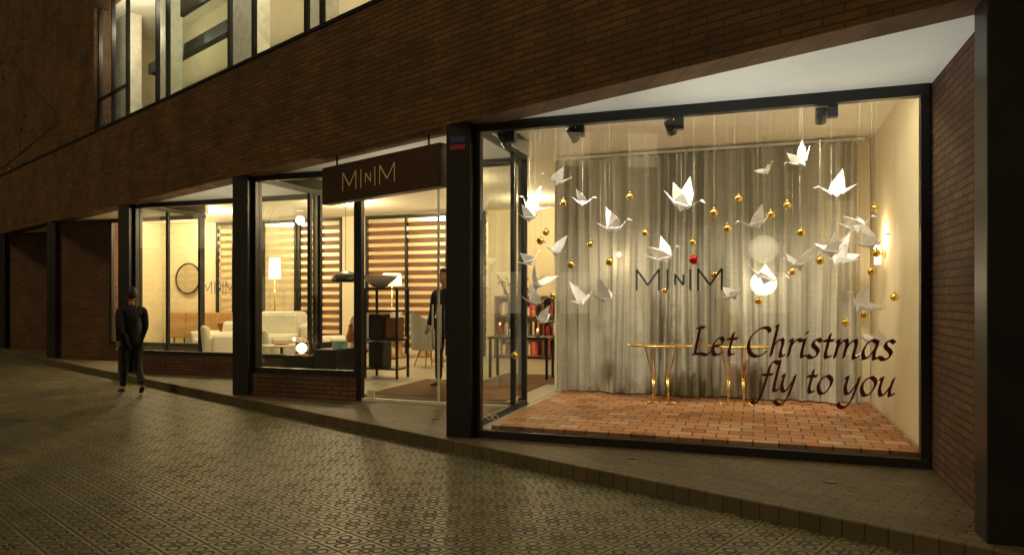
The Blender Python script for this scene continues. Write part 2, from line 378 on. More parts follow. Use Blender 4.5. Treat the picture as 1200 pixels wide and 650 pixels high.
# ------------------------------------------------------------------ cranes / baubles
CR=[(0.72,0.5,2.91),(0.27,1.0,2.72),(0.97,0.7,2.69),(1.21,1.3,2.46),(2.02,0.9,2.66),(1.77,1.6,2.12),(3.22,0.6,2.99),(3.58,1.1,2.75),(2.8,0.8,2.41),(3.81,1.4,2.4),(3.82,0.5,2.14),(3.57,1.0,2.05),(3.2,0.7,1.97),(2.88,1.3,1.86),(2.57,0.9,1.66),(0.76,1.6,1.61),(0.45,0.6,1.58),(0.24,1.1,2.07),(0.62,0.8,2.16),(0.2,1.4,1.81),(3.72,0.5,1.56),(3.94,1.0,1.19),(3.49,0.7,2.09),(2.9,1.3,3.02),(1.18,.9,1.62),(.34,1.2,1.36),(.40,.55,2.52),(3.80,1.25,1.00)]
SZ=[1.0,1.25,.85,1.2,1.4,1.35,1.0,1.2,1.15,1.15,1.0,1.3,1.2,1.3,.95,1.15,1.0,1.0,1.0,1.2,1.25,1.2,1.1,.8,1.1,.9,.9,.9]
def crane(i,p,s):
    rnd=random.Random(100+i); m=MB(); s*=1.08; dz=-.055*s
    body=[(.055,0,.03),(-.06,0,.03),(0,.026,.012),(0,-.026,.012),(0,0,-.035)]
    m.add(body,[(0,2,4),(2,1,4),(1,3,4),(3,0,4),(0,1,2),(0,3,1)],M_paper)
    m.add([(.05,.010,.02),(.05,-.010,.02),(.13,0,.10),(.04,0,-.01)],[(0,2,1),(0,3,2),(1,2,3)],M_paper)
    m.add([(.13,0,.10),(.122,.008,.088),(.122,-.008,.088),(.172,0,.078)],[(0,1,3),(0,3,2),(1,2,3)],M_paper)
    m.add([(-.05,.012,.02),(-.05,-.012,.02),(-.17,0,.085),(-.04,0,-.012)],[(0,1,2),(0,2,3),(1,3,2)],M_paper)
    lift=rnd.uniform(.06,.17); sp=.16
    for sg in(1,-1):
        q=[(.06,sg*.012,.028),(-.065,sg*.012,.028),(.012,sg*.085,.028+lift*.62),(-.05,sg*sp,.028+lift),(.04,sg*.07,.02+lift*.45),(-.062,sg*.08,.02+lift*.42)]
        m.add(q,[(0,2,1),(0,4,2),(4,3,2),(1,2,5),(2,3,5)],M_paper)
    ry=rnd.uniform(-.55,.5); rx=rnd.uniform(-.6,.6); rz=rnd.choice([0,math.pi])+rnd.uniform(-.9,.9)
    o=m.obj('origami_crane',loc=p)
    R=Matrix.Rotation(rz,4,'Z')@Matrix.Rotation(ry,4,'Y')@Matrix.Rotation(rx,4,'X')
    me=o.data
    for v_ in me.vertices: v_.co=R@(v_.co*s); v_.co.z+=dz
    bm=bmesh.new(); bm.from_mesh(me)
    z0=.03*s+dz; L_=ZC-p[2]-z0
    bmesh.ops.create_cone(bm,cap_ends=False,segments=4,radius1=.0009,radius2=.0009,depth=L_,matrix=Matrix.Translation((0,0,z0+L_/2)))
    bm.to_mesh(me); bm.free(); me.materials.append(M_thread)
    for pl in me.polygons[-4:]: pl.material_index=1
for i,(p,s) in enumerate(zip(CR,SZ)): crane(i,p,s)
BA=[(0.67,1.0,2.7),(1.46,0.9,2.72),(1.6,1.1,2.33),(0.89,0.5,1.95),(1.04,1.3,1.74),(1.29,0.6,1.98),(0.9,1.4,2.24),(2.37,0.7,2.48),(2.08,1.6,2.25),(2.5,0.8,2.32),(2.61,1.0,2.66),(2.93,0.9,2.46),(3.1,1.1,2.58),(3.2,0.5,2.23),(3.16,1.3,1.88),(3.38,0.6,1.96),(3.98,1.4,2.55),(3.85,0.7,1.85),(3.72,1.6,1.32),(3.8,0.8,1.43),(4.1,1.0,1.6),(3.92,0.9,2.04),(0.43,1.1,2.37),(0.54,0.5,2.22),(0.46,1.3,1.62),(0.21,0.6,0.94),(2.81,1.4,1.56),(2.38,.7,1.83),(1.77,1.6,1.68),(2.16,.8,2.0)]
for i,p in enumerate(BA):
    m=MB(); rr=.041 if i<29 else .050; mt=M_gold if i<29 else M_red
    m.ball((0,0,0),rr,mt,20); m.lathe((0,0,rr-.002),[(.011,0),(.011,.014),(.004,.018)],M_brass,10)
    m.rod((0,0,rr+.01),(0,0,ZC-p[2]),.0008,.0008,M_thread,4,False)
    m.obj('christmas_bauble',loc=p)
# ------------------------------------------------------------------ lettering
def cat(P,n=7):
    out=[]; Q=[P[0]]+list(P)+[P[-1]]
    if len(P)==2: return [ (P[0][0]+(P[1][0]-P[0][0])*i/4,P[0][1]+(P[1][1]-P[0][1])*i/4) for i in range(5)]
    for i in range(1,len(Q)-2):
        p0,p1,p2,p3=Q[i-1],Q[i],Q[i+1],Q[i+2]
        for j in range(n):
            t=j/n
            out.append(tuple(.5*((2*p1[a])+(-p0[a]+p2[a])*t+(2*p0[a]-5*p1[a]+4*p2[a]-p3[a])*t*t+(-p0[a]+3*p1[a]-3*p2[a]+p3[a])*t**3) for a in(0,1)))
    out.append(P[-1]); return out
G={'L':(1.15,[[(.25,1.55),(.22,.8),(.22,.0)],[(.08,.0),(.5,.05),(.95,-.02),(1.1,.14)],[(.02,1.48),(.28,1.57),(.52,1.54)]]),
'e':(.85,[[(.12,.5),(.45,.55),(.62,.75),(.5,.97),(.3,.93),(.1,.6),(.1,.25),(.3,.0),(.55,.05),(.75,.22)]]),
't':(.65,[[(.3,1.3),(.26,.6),(.24,.2),(.36,.0),(.6,.12)],[(.0,.92),(.58,.95)]]),
'C':(1.35,[[(1.2,1.35),(1.0,1.58),(.65,1.55),(.25,1.2),(.1,.7),(.25,.2),(.6,-.02),(.95,.05),(1.25,.3)]]),
'h':(1.0,[[(.08,1.62),(.22,1.72),(.2,1.2),(.15,0)],[(.17,.5),(.4,.88),(.62,.95),(.7,.7),(.66,.2),(.75,.0),(.97,.14)]]),
'r':(.7,[[(.0,.82),(.18,.97),(.16,.5),(.13,0)],[(.16,.5),(.35,.88),(.55,.98),(.7,.86)]]),
'i':(.5,[[(.0,.82),(.18,.97),(.15,.3),(.22,.0),(.45,.14)],[(.2,1.38),(.27,1.31)]]),
's':(.72,[[(.62,.86),(.4,1.0),(.18,.86),(.22,.64),(.45,.45),(.55,.24),(.4,.02),(.18,-.02),(.0,.12)]]),
'm':(1.5,[[(.0,.82),(.18,.97),(.16,.5),(.13,0)],[(.15,.45),(.35,.88),(.55,.97),(.64,.75),(.6,0)],[(.62,.45),(.85,.88),(1.05,.97),(1.14,.75),(1.1,.2),(1.2,0),(1.44,.16)]]),
'a':(1.0,[[(.74,.88),(.45,1.0),(.18,.75),(.08,.35),(.2,.03),(.42,.1),(.7,.6)],[(.77,.97),(.68,.4),(.7,.05),(.8,0),(1.0,.16)]]),
'f':(.75,[[(.92,1.58),(.68,1.72),(.48,1.5),(.4,.9),(.3,.0),(.16,-.6),(-.05,-.75),(-.25,-.6)],[(.08,.93),(.7,.95)]]),
'l':(.5,[[(.06,1.6),(.24,1.72),(.2,.8),(.18,.2),(.28,0),(.5,.16)]]),
'y':(.95,[[(.0,.82),(.16,.97),(.12,.4),(.25,.03),(.45,.1),(.7,.6)],[(.8,.97),(.72,.3),(.58,-.35),(.3,-.75),(.0,-.7),(-.12,-.52)]]),
'o':(.95,[[(.5,1.0),(.2,.8),(.08,.4),(.25,.02),(.5,.0),(.75,.35),(.78,.75),(.5,1.0)]]),
'u':(1.0,[[(.0,.82),(.16,.97),(.12,.35),(.25,.02),(.45,.1),(.68,.55)],[(.78,.97),(.68,.3),(.75,0),(.98,.16)]])}
def callig(name,txt,x0,width,z0,xh,y,mat,nib=.27,ang=40,slant=.2):
    tot=sum(G[c_][0] if c_!=' ' else .55 for c_ in txt); sx=width/tot; m=MB(); X=0; k_=0
    a=math.radians(ang); nx,nz=math.cos(a)*nib/2,math.sin(a)*nib/2
    for ch in txt:
        if ch==' ': X+=.55; continue
        adv,st=G[ch]
        for s_ in st:
            pts=cat(s_); k_+=1; yy=y-.0004*(k_%5); vs=[];fs=[]
            for (px,pz) in pts:
                px2=px+pz*slant
                vs.append(((X+px2-nx)*sx+x0,yy,(pz-nz)*xh+z0)); vs.append(((X+px2+nx)*sx+x0,yy,(pz+nz)*xh+z0))
            for i in range(len(pts)-1): fs.append((2*i,2*i+1,2*i+3,2*i+2))
            m.add(vs,fs,mat)
            vs=[];fs=[]; h=.042
            for i,(px,pz) in enumerate(pts):
                q=pts[min(i+1,len(pts)-1)]; q0=pts[max(i-1,0)]
                dx,dz=q[0]-q0[0],q[1]-q0[1]; L_=math.hypot(dx,dz)+1e-9; tx,tz=-dz/L_*h,dx/L_*h; px2=px+pz*slant
                vs.append(((X+px2-tx)*sx+x0,yy-.0002,(pz-tz)*xh+z0)); vs.append(((X+px2+tx)*sx+x0,yy-.0002,(pz+tz)*xh+z0))
            for i in range(len(pts)-1): fs.append((2*i,2*i+1,2*i+3,2*i+2))
            m.add(vs,fs,mat)
        X+=adv
    return m.obj(name)
callig('window_lettering','Let Christmas',2.20,1.72,1.055,.165,-.004,M_burg)
callig('window_lettering','fly to you',2.80,1.13,.735,.16,-.004,M_burg)
def minim(x0,w,z0,h,y,mat,th=.012,dep=.004,parent=None,name='shop_name_lettering'):
    m=MB()
    def seg(a,b):
        ax,az=a;bx,bz=b; dx,dz=bx-ax,bz-az; L_=math.hypot(dx,dz); tx,tz=-dz/L_*th/2,dx/L_*th/2
        vs=[(ax-tx,y,az-tz),(bx-tx,y,bz-tz),(bx+tx,y,bz+tz),(ax+tx,y,az+tz)]; vs+=[(p,q-dep,r) for p,q,r in vs]
        m.add(vs,[(0,1,2,3),(7,6,5,4),(0,4,5,1),(1,5,6,2),(2,6,7,3),(3,7,4,0)],mat)
    def Mm(x,ww):
        seg((x,z0),(x+.001,z0+h)); seg((x,z0+h),(x+ww/2,z0+h*.25)); seg((x+ww/2,z0+h*.25),(x+ww,z0+h)); seg((x+ww,z0),(x+ww+.001,z0+h))
    Mm(x0,w*.27); seg((x0+w*.37,z0),(x0+w*.3701,z0+h))
    nx=x0+w*.46; nw=w*.10; hh=h*.5; zz=z0+h*.25
    seg((nx,zz),(nx+.001,zz+hh)); seg((nx,zz+hh),(nx+nw,zz)); seg((nx+nw,zz),(nx+nw+.001,zz+hh))
    seg((x0+w*.64,z0),(x0+w*.6401,z0+h)); Mm(x0+w*.73,w*.27)
    m.obj(name,parent)
minim(1.68,.80,1.665,.205,-.003,M_slate,.02,.001)
minim(-7.12,.72,1.66,.24,3.74-.003,M_slate,.016,.001)
sg=empty('shop_sign',loc=B0,rz=BR)
box('sign_box',-2.74,-.44,.10,.24,2.81,3.29,M_signb,sg,.006)
minim(-2.26,1.04,2.94,.23,.098,M_letter,.014,.006,sg,'letters')
m=MB()
for x in(-2.5,-.7): m.rod((x,.17,3.29),(x,.17,ZS),.012,.012,M_steel)
m.obj('hangers',sg)
box('alarm_sticker',-.26,-.09,-.134,-.131,3.22,3.29,M_blue); box('alarm_sticker',-.26,-.09,-.134,-.131,3.15,3.20,M_redst)
m=MB()
for x in(.13,.2): 
    for i in range(12):
        a0,a1=2*math.pi*i/12,2*math.pi*(i+1)/12; m.rod((x+.03*math.cos(a0),-.004,.34+.025*math.sin(a0)),(x+.03*math.cos(a1),-.004,.34+.025*math.sin(a1)),.006,.006,M_letter,4,False)
for x in(.42,.47,.52,.57): m.box(x,x+.03,-.005,-.003,.325,.35,M_letter)
m.obj('window_sticker')
# ------------------------------------------------------------------ lights
WARM=(1,.77,.42)
def lamp(kind,name,loc,e,col=WARM,size=.1,rot=(0,0,0),spot=1.2,blend=.6,sy=None):
    l=bpy.data.lights.new(name,kind); l.energy=e; l.color=col
    if kind=='AREA':
        l.size=size
        if sy: l.shape='RECTANGLE'; l.size_y=sy
    elif kind in('POINT','SPOT'): l.shadow_soft_size=size
    if kind=='SPOT': l.spot_size=spot; l.spot_blend=blend
    o=bpy.data.objects.new(name,l); o.location=loc; o.rotation_euler=rot; link(o); return o
def aim(o,t):
    d=Vector(t)-o.location; o.rotation_euler=d.to_track_quat('-Z','Y').to_euler()
for x,tx in((.24,.7),(.99,1.5),(1.98,2.5),(3.35,3.5)):
    m=MB(); m.box(x+.05,x+.14,.085,.15,3.24,3.50,M_black); a=Vector((x,.15,3.30)); d=(Vector((tx,2.2,1.5))-a).normalized()
    m.rod(a-d*.06,a+d*.10,.05,.05,M_black,16); m.rod((x+.06,.12,3.32),a,.014,.014,M_black)
    m.rod(a+d*.101,a+d*.103,.038,.038,M_downl,16)
    m.obj('spotlight')
    o=lamp('SPOT','spotlight_beam',a+d*.13,180,(1,.86,.62),.025,spot=math.radians(60),blend=.75); aim(o,(tx,2.8,1.15))
m=MB(); m.box(.3,3.9,.33,.39,3.56,3.60,M_black); m.obj('added_display_fill_bar')  # added bar and area light, hidden behind the header, to fill the display
o=lamp('AREA','added_display_fill',(2.1,.36,3.54),44,(1,.85,.58),3.5,sy=.05); aim(o,(2.1,1.6,.2))
def downlight(x,y,e,z=ZC,col=(1,.77,.42)):
    m=MB(); m.lathe((x,y,z-.03),[(.12,0),(.12,.03)],M_black,20); m.lathe((x,y,z-.034),[(.10,0),(.10,.003)],M_downl,20); m.obj('ceiling_downlight')
    lamp('POINT','downlight_lamp',(x,y,z-.26),e,col,.1)
for x,y,e in((-2.3,4.2,105),(-1.6,7.0,80),(-5.6,6.2,180),(-9.6,6.4,195),(-11.8,7.4,95),(-5,9.9,150),(-9.8,9.9,175)): downlight(x,y,e)
for x,e in((-11.2,45),(-8.3,40),(-5.3,45),(-2.9,40)):
    a=Vector((x,.72,7.5)); a.rotate(Matrix.Rotation(BR,3,'Z')); lamp('POINT','upper_room_lamp',a+Vector(B0),e,(1,.86,.58),.15)
for x,y,e in((3.35,-.75,185),(1.7,-.45,125),(-2.1,1.25,95),(-.9,.85,90),(-6.4,3.1,90),(-5.2,2.65,90)):  # added ground lights, no known source, to brighten the pale soffits
    m=MB(); m.lathe((x,y,.12),[(.045,0),(.045,.004),(.035,.005)],M_black,20); m.obj('added_soffit_uplight')
    o=lamp('SPOT','added_soffit_fill',(x,y,.15),e,(.93,.96,.86) if x>0 else (1,.92,.7),.04,spot=math.radians(62),blend=1.0); o.rotation_euler=(math.pi,0,0)
m=MB(); m.rod((4.19,2.18,2.1),(4.12,2.18,2.1),.012,.012,M_brass); m.lathe((4.185,2.18,2.1),[(.001,-.05),(.05,-.05),(.05,.05),(.001,.05)],M_brass,16,sx=.15)
m.rod((4.12,2.18,1.98),(4.12,2.18,2.2),.035,.035,M_lampon,14); m.obj('wall_lamp'); lamp('POINT','wall_lamp_glow',(4.08,2.18,2.28),12,(1,.72,.38),.04)
m=MB(); m.ball((2.88,2.68,2.22),.19,M_lan1,32,sz=.95); m.ball((2.88,2.68,1.78),.165,M_lan2,32,sz=.95); m.rod((2.88,2.68,1.94),(2.88,2.68,ZC),.003,.003,M_thread,6,False); m.obj('globe_pendant_lamp')
lamp('POINT','globe_glow',(2.88,2.68,1.78),9,(1,.84,.56),.12)
m=MB(); m.rod((.99,2.78,2.3),(.99,2.78,ZC),.002,.002,M_thread,6,False); m.rod((.99,2.78,2.22),(.99,2.78,2.26),.014,.014,M_brass,12); m.ball((.99,2.78,2.19),.03,M_bulb,16); m.obj('pendant_bulb'); lamp('POINT','pendant_bulb_glow',(.99,2.70,2.10),4.5,(1,.75,.42),.04)
# ------------------------------------------------------------------ tables with bird legs
def birdtable(x,y,rz):
    m=MB(); zt=.735
    m.lathe((0,0,zt),[(.36,0),(.395,.006),(.40,.016),(.395,.026),(.36,.028)],M_brass,48,1.1,.8)
    for sgn in(-1,1):
        bx=sgn*.085; kn=Vector((bx,0,.33)); ft=Vector((bx*1.15,0,.012))
        for s2,sy_ in((-.11,.05),(.10,-.05)):
            m.rod((bx+s2*.6+sgn*.05,sy_,zt),kn+Vector((s2*.12,0,0)),.011,.009,M_brass); m.rod(kn+Vector((s2*.12,0,0)),ft,.009,.007,M_brass)
        m.ball(kn,.017,M_brass,10)
        for a_ in(-.6,0,.6,math.pi):
            L_=.13 if abs(a_)<2 else .07; d=Vector((sgn*math.cos(a_),math.sin(a_),0)); mid=ft+d*L_*.5+Vector((0,0,.012))
            m.rod(ft,mid,.009,.008,M_brass,6); m.rod(mid,ft+d*L_-Vector((0,0,.006)),.008,.003,M_brass,6)
    m.obj('bird_leg_side_table',loc=(x,y,.241),rot=(0,0,rz))
birdtable(1.64,2.16,.1); birdtable(2.55,2.33,-.15)
# ------------------------------------------------------------------ shop furniture
def armchair(x,y,rz,s=1.0,mat=None,hb=.82):
    mat=mat or M_fabric; e=empty('armchair',loc=(x,y,.2),rz=rz); e.scale=(s,s,s)
    m=MB(); m.box(-.36,.36,-.36,.34,.16,.42,mat); m.obj('seat',e,bevel=.07)
    m=MB(); m.add([(-.44,.30,.14),(.44,.30,.14),(.44,.50,.14),(-.44,.50,.14),(-.42,.40,hb),(.42,.40,hb),(.42,.56,hb),(-.42,.56,hb)],[(0,3,2,1),(4,5,6,7),(0,1,5,4),(1,2,6,5),(2,3,7,6),(3,0,4,7)],mat); m.obj('backrest',e,bevel=.08)
    for sg_ in(-1,1):
        m=MB(); a,b=(.365,.50) if sg_>0 else(-.50,-.365); m.box(a,b,-.38,.36,.14,.60,mat); m.obj('arm',e,bevel=.06)
    m=MB()
    for sx_ in(-.38,.38):
        for sy_ in(-.3,.36): m.rod((sx_,sy_,.16),(sx_*1.05,sy_*1.05,0),.02,.014,M_wood)
    m.obj('legs',e)
armchair(-7.6,6.6,.5,1.3); armchair(-6.9,5.7,2.6,.9); armchair(-8.35,5.75,2.4,.95); armchair(-9.2,6.3,-.4,1.0); armchair(-5.9,6.4,-.6,.9,M_fabric)
def wingchair(x,y,rz):
    m=MB(); n=24; vs=[];fs=[]
    for j in range(9):
        w=j/8; R=.36-.04*w
        for i in range(n+1):
            a=math.radians(-105+210*i/n); lip=(1-abs(i/n-.5)*2); zz=.35+w*(.35+.42*lip**.6)
            vs.append((math.sin(a)*R*(1+.1*w),math.cos(a)*R*.95+.05+.08*w,zz))
    for j in range(8):
        for i in range(n): q=j*(n+1)+i; fs.append((q,q+1,q+n+2,q+n+1))
    m.add(vs,fs,M_grey,True); m.lathe((0,.05,.34),[(.001,0),(.34,.02),(.33,.1),(.001,.12)],M_grey,24)
    for a in range(4):
        t=a*math.pi/2+.78; m.rod((math.cos(t)*.18,.05+math.sin(t)*.18,.34),(math.cos(t)*.3,.05+math.sin(t)*.3,0),.018,.012,M_wood)
    m.obj('lounge_chair',loc=(x,y,.2),rot=(0,0,rz))
wingchair(-5.45,7.6,-.5); wingchair(-4.5,5.4,.9); wingchair(-3.4,5.9,2.6)
for x,y in((-5.01,7.52),(-4.55,7.9),(-3.7,6.9)):
    m=MB(); m.lathe((x,y,.2),[(.15,0),(.155,.05),(.10,.14),(.07,.24),(.11,.36),(.2,.42),(.21,.46),(.19,.48)],M_wood,24); m.obj('wooden_stool')
def floorlamp(x,y,h,r=.2,hs=.28,glow=8):
    m=MB(); m.lathe((x,y,.2),[(.14,0),(.14,.02),(.02,.03)],M_black,20); m.rod((x,y,.22),(x,y,h),.011,.011,M_brass,8)
    m.lathe((x,y,h-hs/2),[(r,0),(r*.9,hs)],M_lampon,28); m.obj('floor_lamp'); lamp('POINT','floor_lamp_glow',(x,y,h-hs),glow,(1,.72,.4),.1)
floorlamp(-5.0,7.2,2.0,.22,.27); floorlamp(-8.25,7.28,2.3,.14,.5)
m=MB(); m.lathe((-4.96,5.24,1.9),[(.3,0),(.28,.09),(.18,.18),(.04,.23)],M_black,24); m.rod((-4.96,5.24,2.1),(-4.96,5.24,ZC),.005,.005,M_black,6); m.obj('pendant_lamp')
e=empty('sideboard',loc=(-11.5,8.35,.2))
m=MB(); m.box(-.85,.85,-.25,.25,.30,.98,M_wood); m.obj('cabinet',e,bevel=.008)
m=MB()
for x in(-.84,-.28,.28): m.box(x+.01,x+.55,-.268,-.252,.33,.95,M_wood)
m.obj('doors',e,bevel=.004)
m=MB()
for x in(-.75,.75):
    for y in(-.18,.18): m.rod((x,y,.3),(x,y,0),.02,.015,M_black)
m.obj('legs',e)
e=empty('oak_shelf_unit',loc=(-9.7,7.9,.2))
m=MB(); m.box(-.7,.7,-.2,.2,.08,.12,M_wood); m.box(-.7,.7,-.2,.2,.72,.76,M_wood); m.box(-.7,.7,.17,.2,.12,.72,M_wood)
for x in(-.7,-.02,.66): m.box(x,x+.04,-.2,.17,.121,.719,M_wood)
for x in(-.66,.62): m.box(x-.02,x+.03,-.16,.16,.0,.08,M_black)
m.obj('carcass',e)
m=MB(); n=40
for i in range(n):
    a0,a1=2*math.pi*i/n,2*math.pi*(i+1)/n; m.rod((math.cos(a0)*.42,0,math.sin(a0)*.42),(math.cos(a1)*.42,0,math.sin(a1)*.42),.024,.024,M_black,6,False)
k=N('mirror_glass'); M_mir=k.end(k.bsdf((.55,.52,.45),.05,1))
m.add([(math.cos(2*math.pi*i/n)*.41,0,math.sin(2*math.pi*i/n)*.41) for i in range(n)],[tuple(range(n))],M_mir)
m.obj('round_mirror',loc=(-12.25,8.66,2.12),rot=(math.radians(-3),0,0))
e=empty('display_plinths')
box('plinth',-4.75,-4.2,3.0,3.5,.2,.62,M_black,e,.006); box('plinth',-4.18,-3.75,3.05,3.6,.2,.73,M_black,e,.006); box('plinth',-4.9,-4.45,3.55,4.0,.2,.8,M_black,e,.006)
m=MB(); m.box(-3.95,-3.75,3.25,3.4,.732,.84,M_teal); m.box(-3.96,-3.74,3.24,3.41,.842,.865,M_teal); m.obj('teal_gift_box')
m=MB(); c0=(-4.45,3.1,.622); m.lathe(c0,[(.09,0),(.09,.02),(.02,.025)],M_wood,20); m.ball((c0[0],c0[1],c0[2]+.12),.085,M_bulb,20)
pts=[(c0[0]+.13*math.cos(a),c0[1],c0[2]+.16+.17*math.sin(a)) for a in [math.pi*i/12 for i in range(13)]]
pts=[(c0[0]+.13,c0[1],c0[2])]+pts+[(c0[0]-.13,c0[1],c0[2])]
for a,b in zip(pts,pts[1:]): m.rod(a,b,.009,.009,M_wood,8)
m.obj('portable_lantern'); lamp('POINT','portable_lantern_glow',(-4.45,2.95,.9),3,(1,.7,.35),.05)
e=empty('black_display_shelf')
m=MB()
for x in(-3.62,-3.0):
    for y in(3.75,4.15): m.box(x-.018,x+.018,y-.018,y+.018,.2,1.75,M_black)
for z in(.35,.85,1.35,1.73): m.box(-3.64,-2.98,3.73,4.17,z,z+.03,M_black)
m.obj('shelf_frame',e)
m=MB(); m.box(-3.58,-3.3,3.8,4.1,.385,.82,M_black); m.box(-3.25,-3.05,3.82,4.1,.885,1.25,M_walnut); m.box(-3.58,-3.32,3.8,4.1,.885,1.3,M_black); m.obj('boxes',e,bevel=.005)
m=MB(); m.lathe((-3.45,3.95,1.76),[(.05,0),(.12,.03),(.26,.16),(.30,.22),(.27,.2),(.1,.05)],M_fabric,24,1.2,.6); m.obj('shell_bowl')
m=MB(); m.lathe((-4.0,3.9,.8),[(.05,0),(.09,.08),(.05,.22),(.035,.3),(.045,.32)],M_orange,20); m.obj('vase')
m=MB(); m.lathe((-6.17,4.82,.62),[(.38,0),(.40,.015),(.38,.03)],M_fabric,32); m.rod((-6.17,4.82,.2),(-6.17,4.82,.62),.03,.03,M_black)
m.lathe((-6.17,4.82,.2),[(.2,0),(.2,.015),(.03,.03)],M_black,24); m.lathe((-6.17,4.82,.652),[(.13,0),(.16,.03),(.15,.03),(.12,.008)],M_orange,24); m.obj('coffee_table')
e=empty('console_table')
m=MB(); m.box(-1.6,-.5,4.4,4.85,.88,.92,M_black)
for x in(-1.56,-.54):
    for y in(4.44,4.81): m.box(x-.02,x+.02,y-.02,y+.02,.21,.88,M_black)
m.obj('table',e)
for i,(x,y,h_) in enumerate(((-.75,4.6,.1),(-.95,4.55,.16),(-1.25,4.65,.12),(-1.4,4.5,.2))):
    m=MB(); m.rod((x,y,.921),(x,y,.92+h_),.03,.03,M_redst if i%2 else M_fabric,14); m.ball((x,y,.92+h_+.02),.014,M_candle,8,sz=1.6); m.obj('candle')
m=MB(); rnd=random.Random(5); m.lathe((-1.1,4.65,.921),[(.06,0),(.1,.1),(.07,.26),(.05,.3)],M_black,20)
for i in range(34):
    a=rnd.uniform(0,6.28); L_=rnd.uniform(.35,.85); tip=Vector((-1.1+math.cos(a)*L_*.55,4.65+math.sin(a)*L_*.3,1.2+L_)); m.rod((-1.1,4.65,1.15),tip,.006,.003,M_bark,5,False)
    for j in range(6):
        t=rnd.uniform(.4,1); q=Vector((-1.1,4.65,1.15)).lerp(tip,t)+Vector([rnd.uniform(-.03,.03) for _ in range(3)]); m.ball(q,.017,M_redst,6)
m.obj('berry_branch_vase')
e=empty('bookshelf')
m=MB()
for z in(.25,.7,1.15,1.6): m.box(-2.9,-.6,8.25,8.58,z,z+.03,M_walnut)
for x in(-2.92,-1.75,-.6): m.box(x,x+.03,8.25,8.58,.2,1.63,M_walnut)
m.obj('case',e); m=MB(); cols=[M_redst,M_fabric,M_orange,M_walnut,M_black,M_grey,M_cream]
for z in(.28,.73,1.18):
    x=-2.87
    while x<-.65:
        w=rnd.uniform(.03,.07)
        if rnd.random()<.7 and not(-1.83<x<-1.7): m.box(x,x+w,8.3,8.5,z,z+rnd.uniform(.22,.36),rnd.choice(cols))
        x+=w+.004
m.obj('books',e)
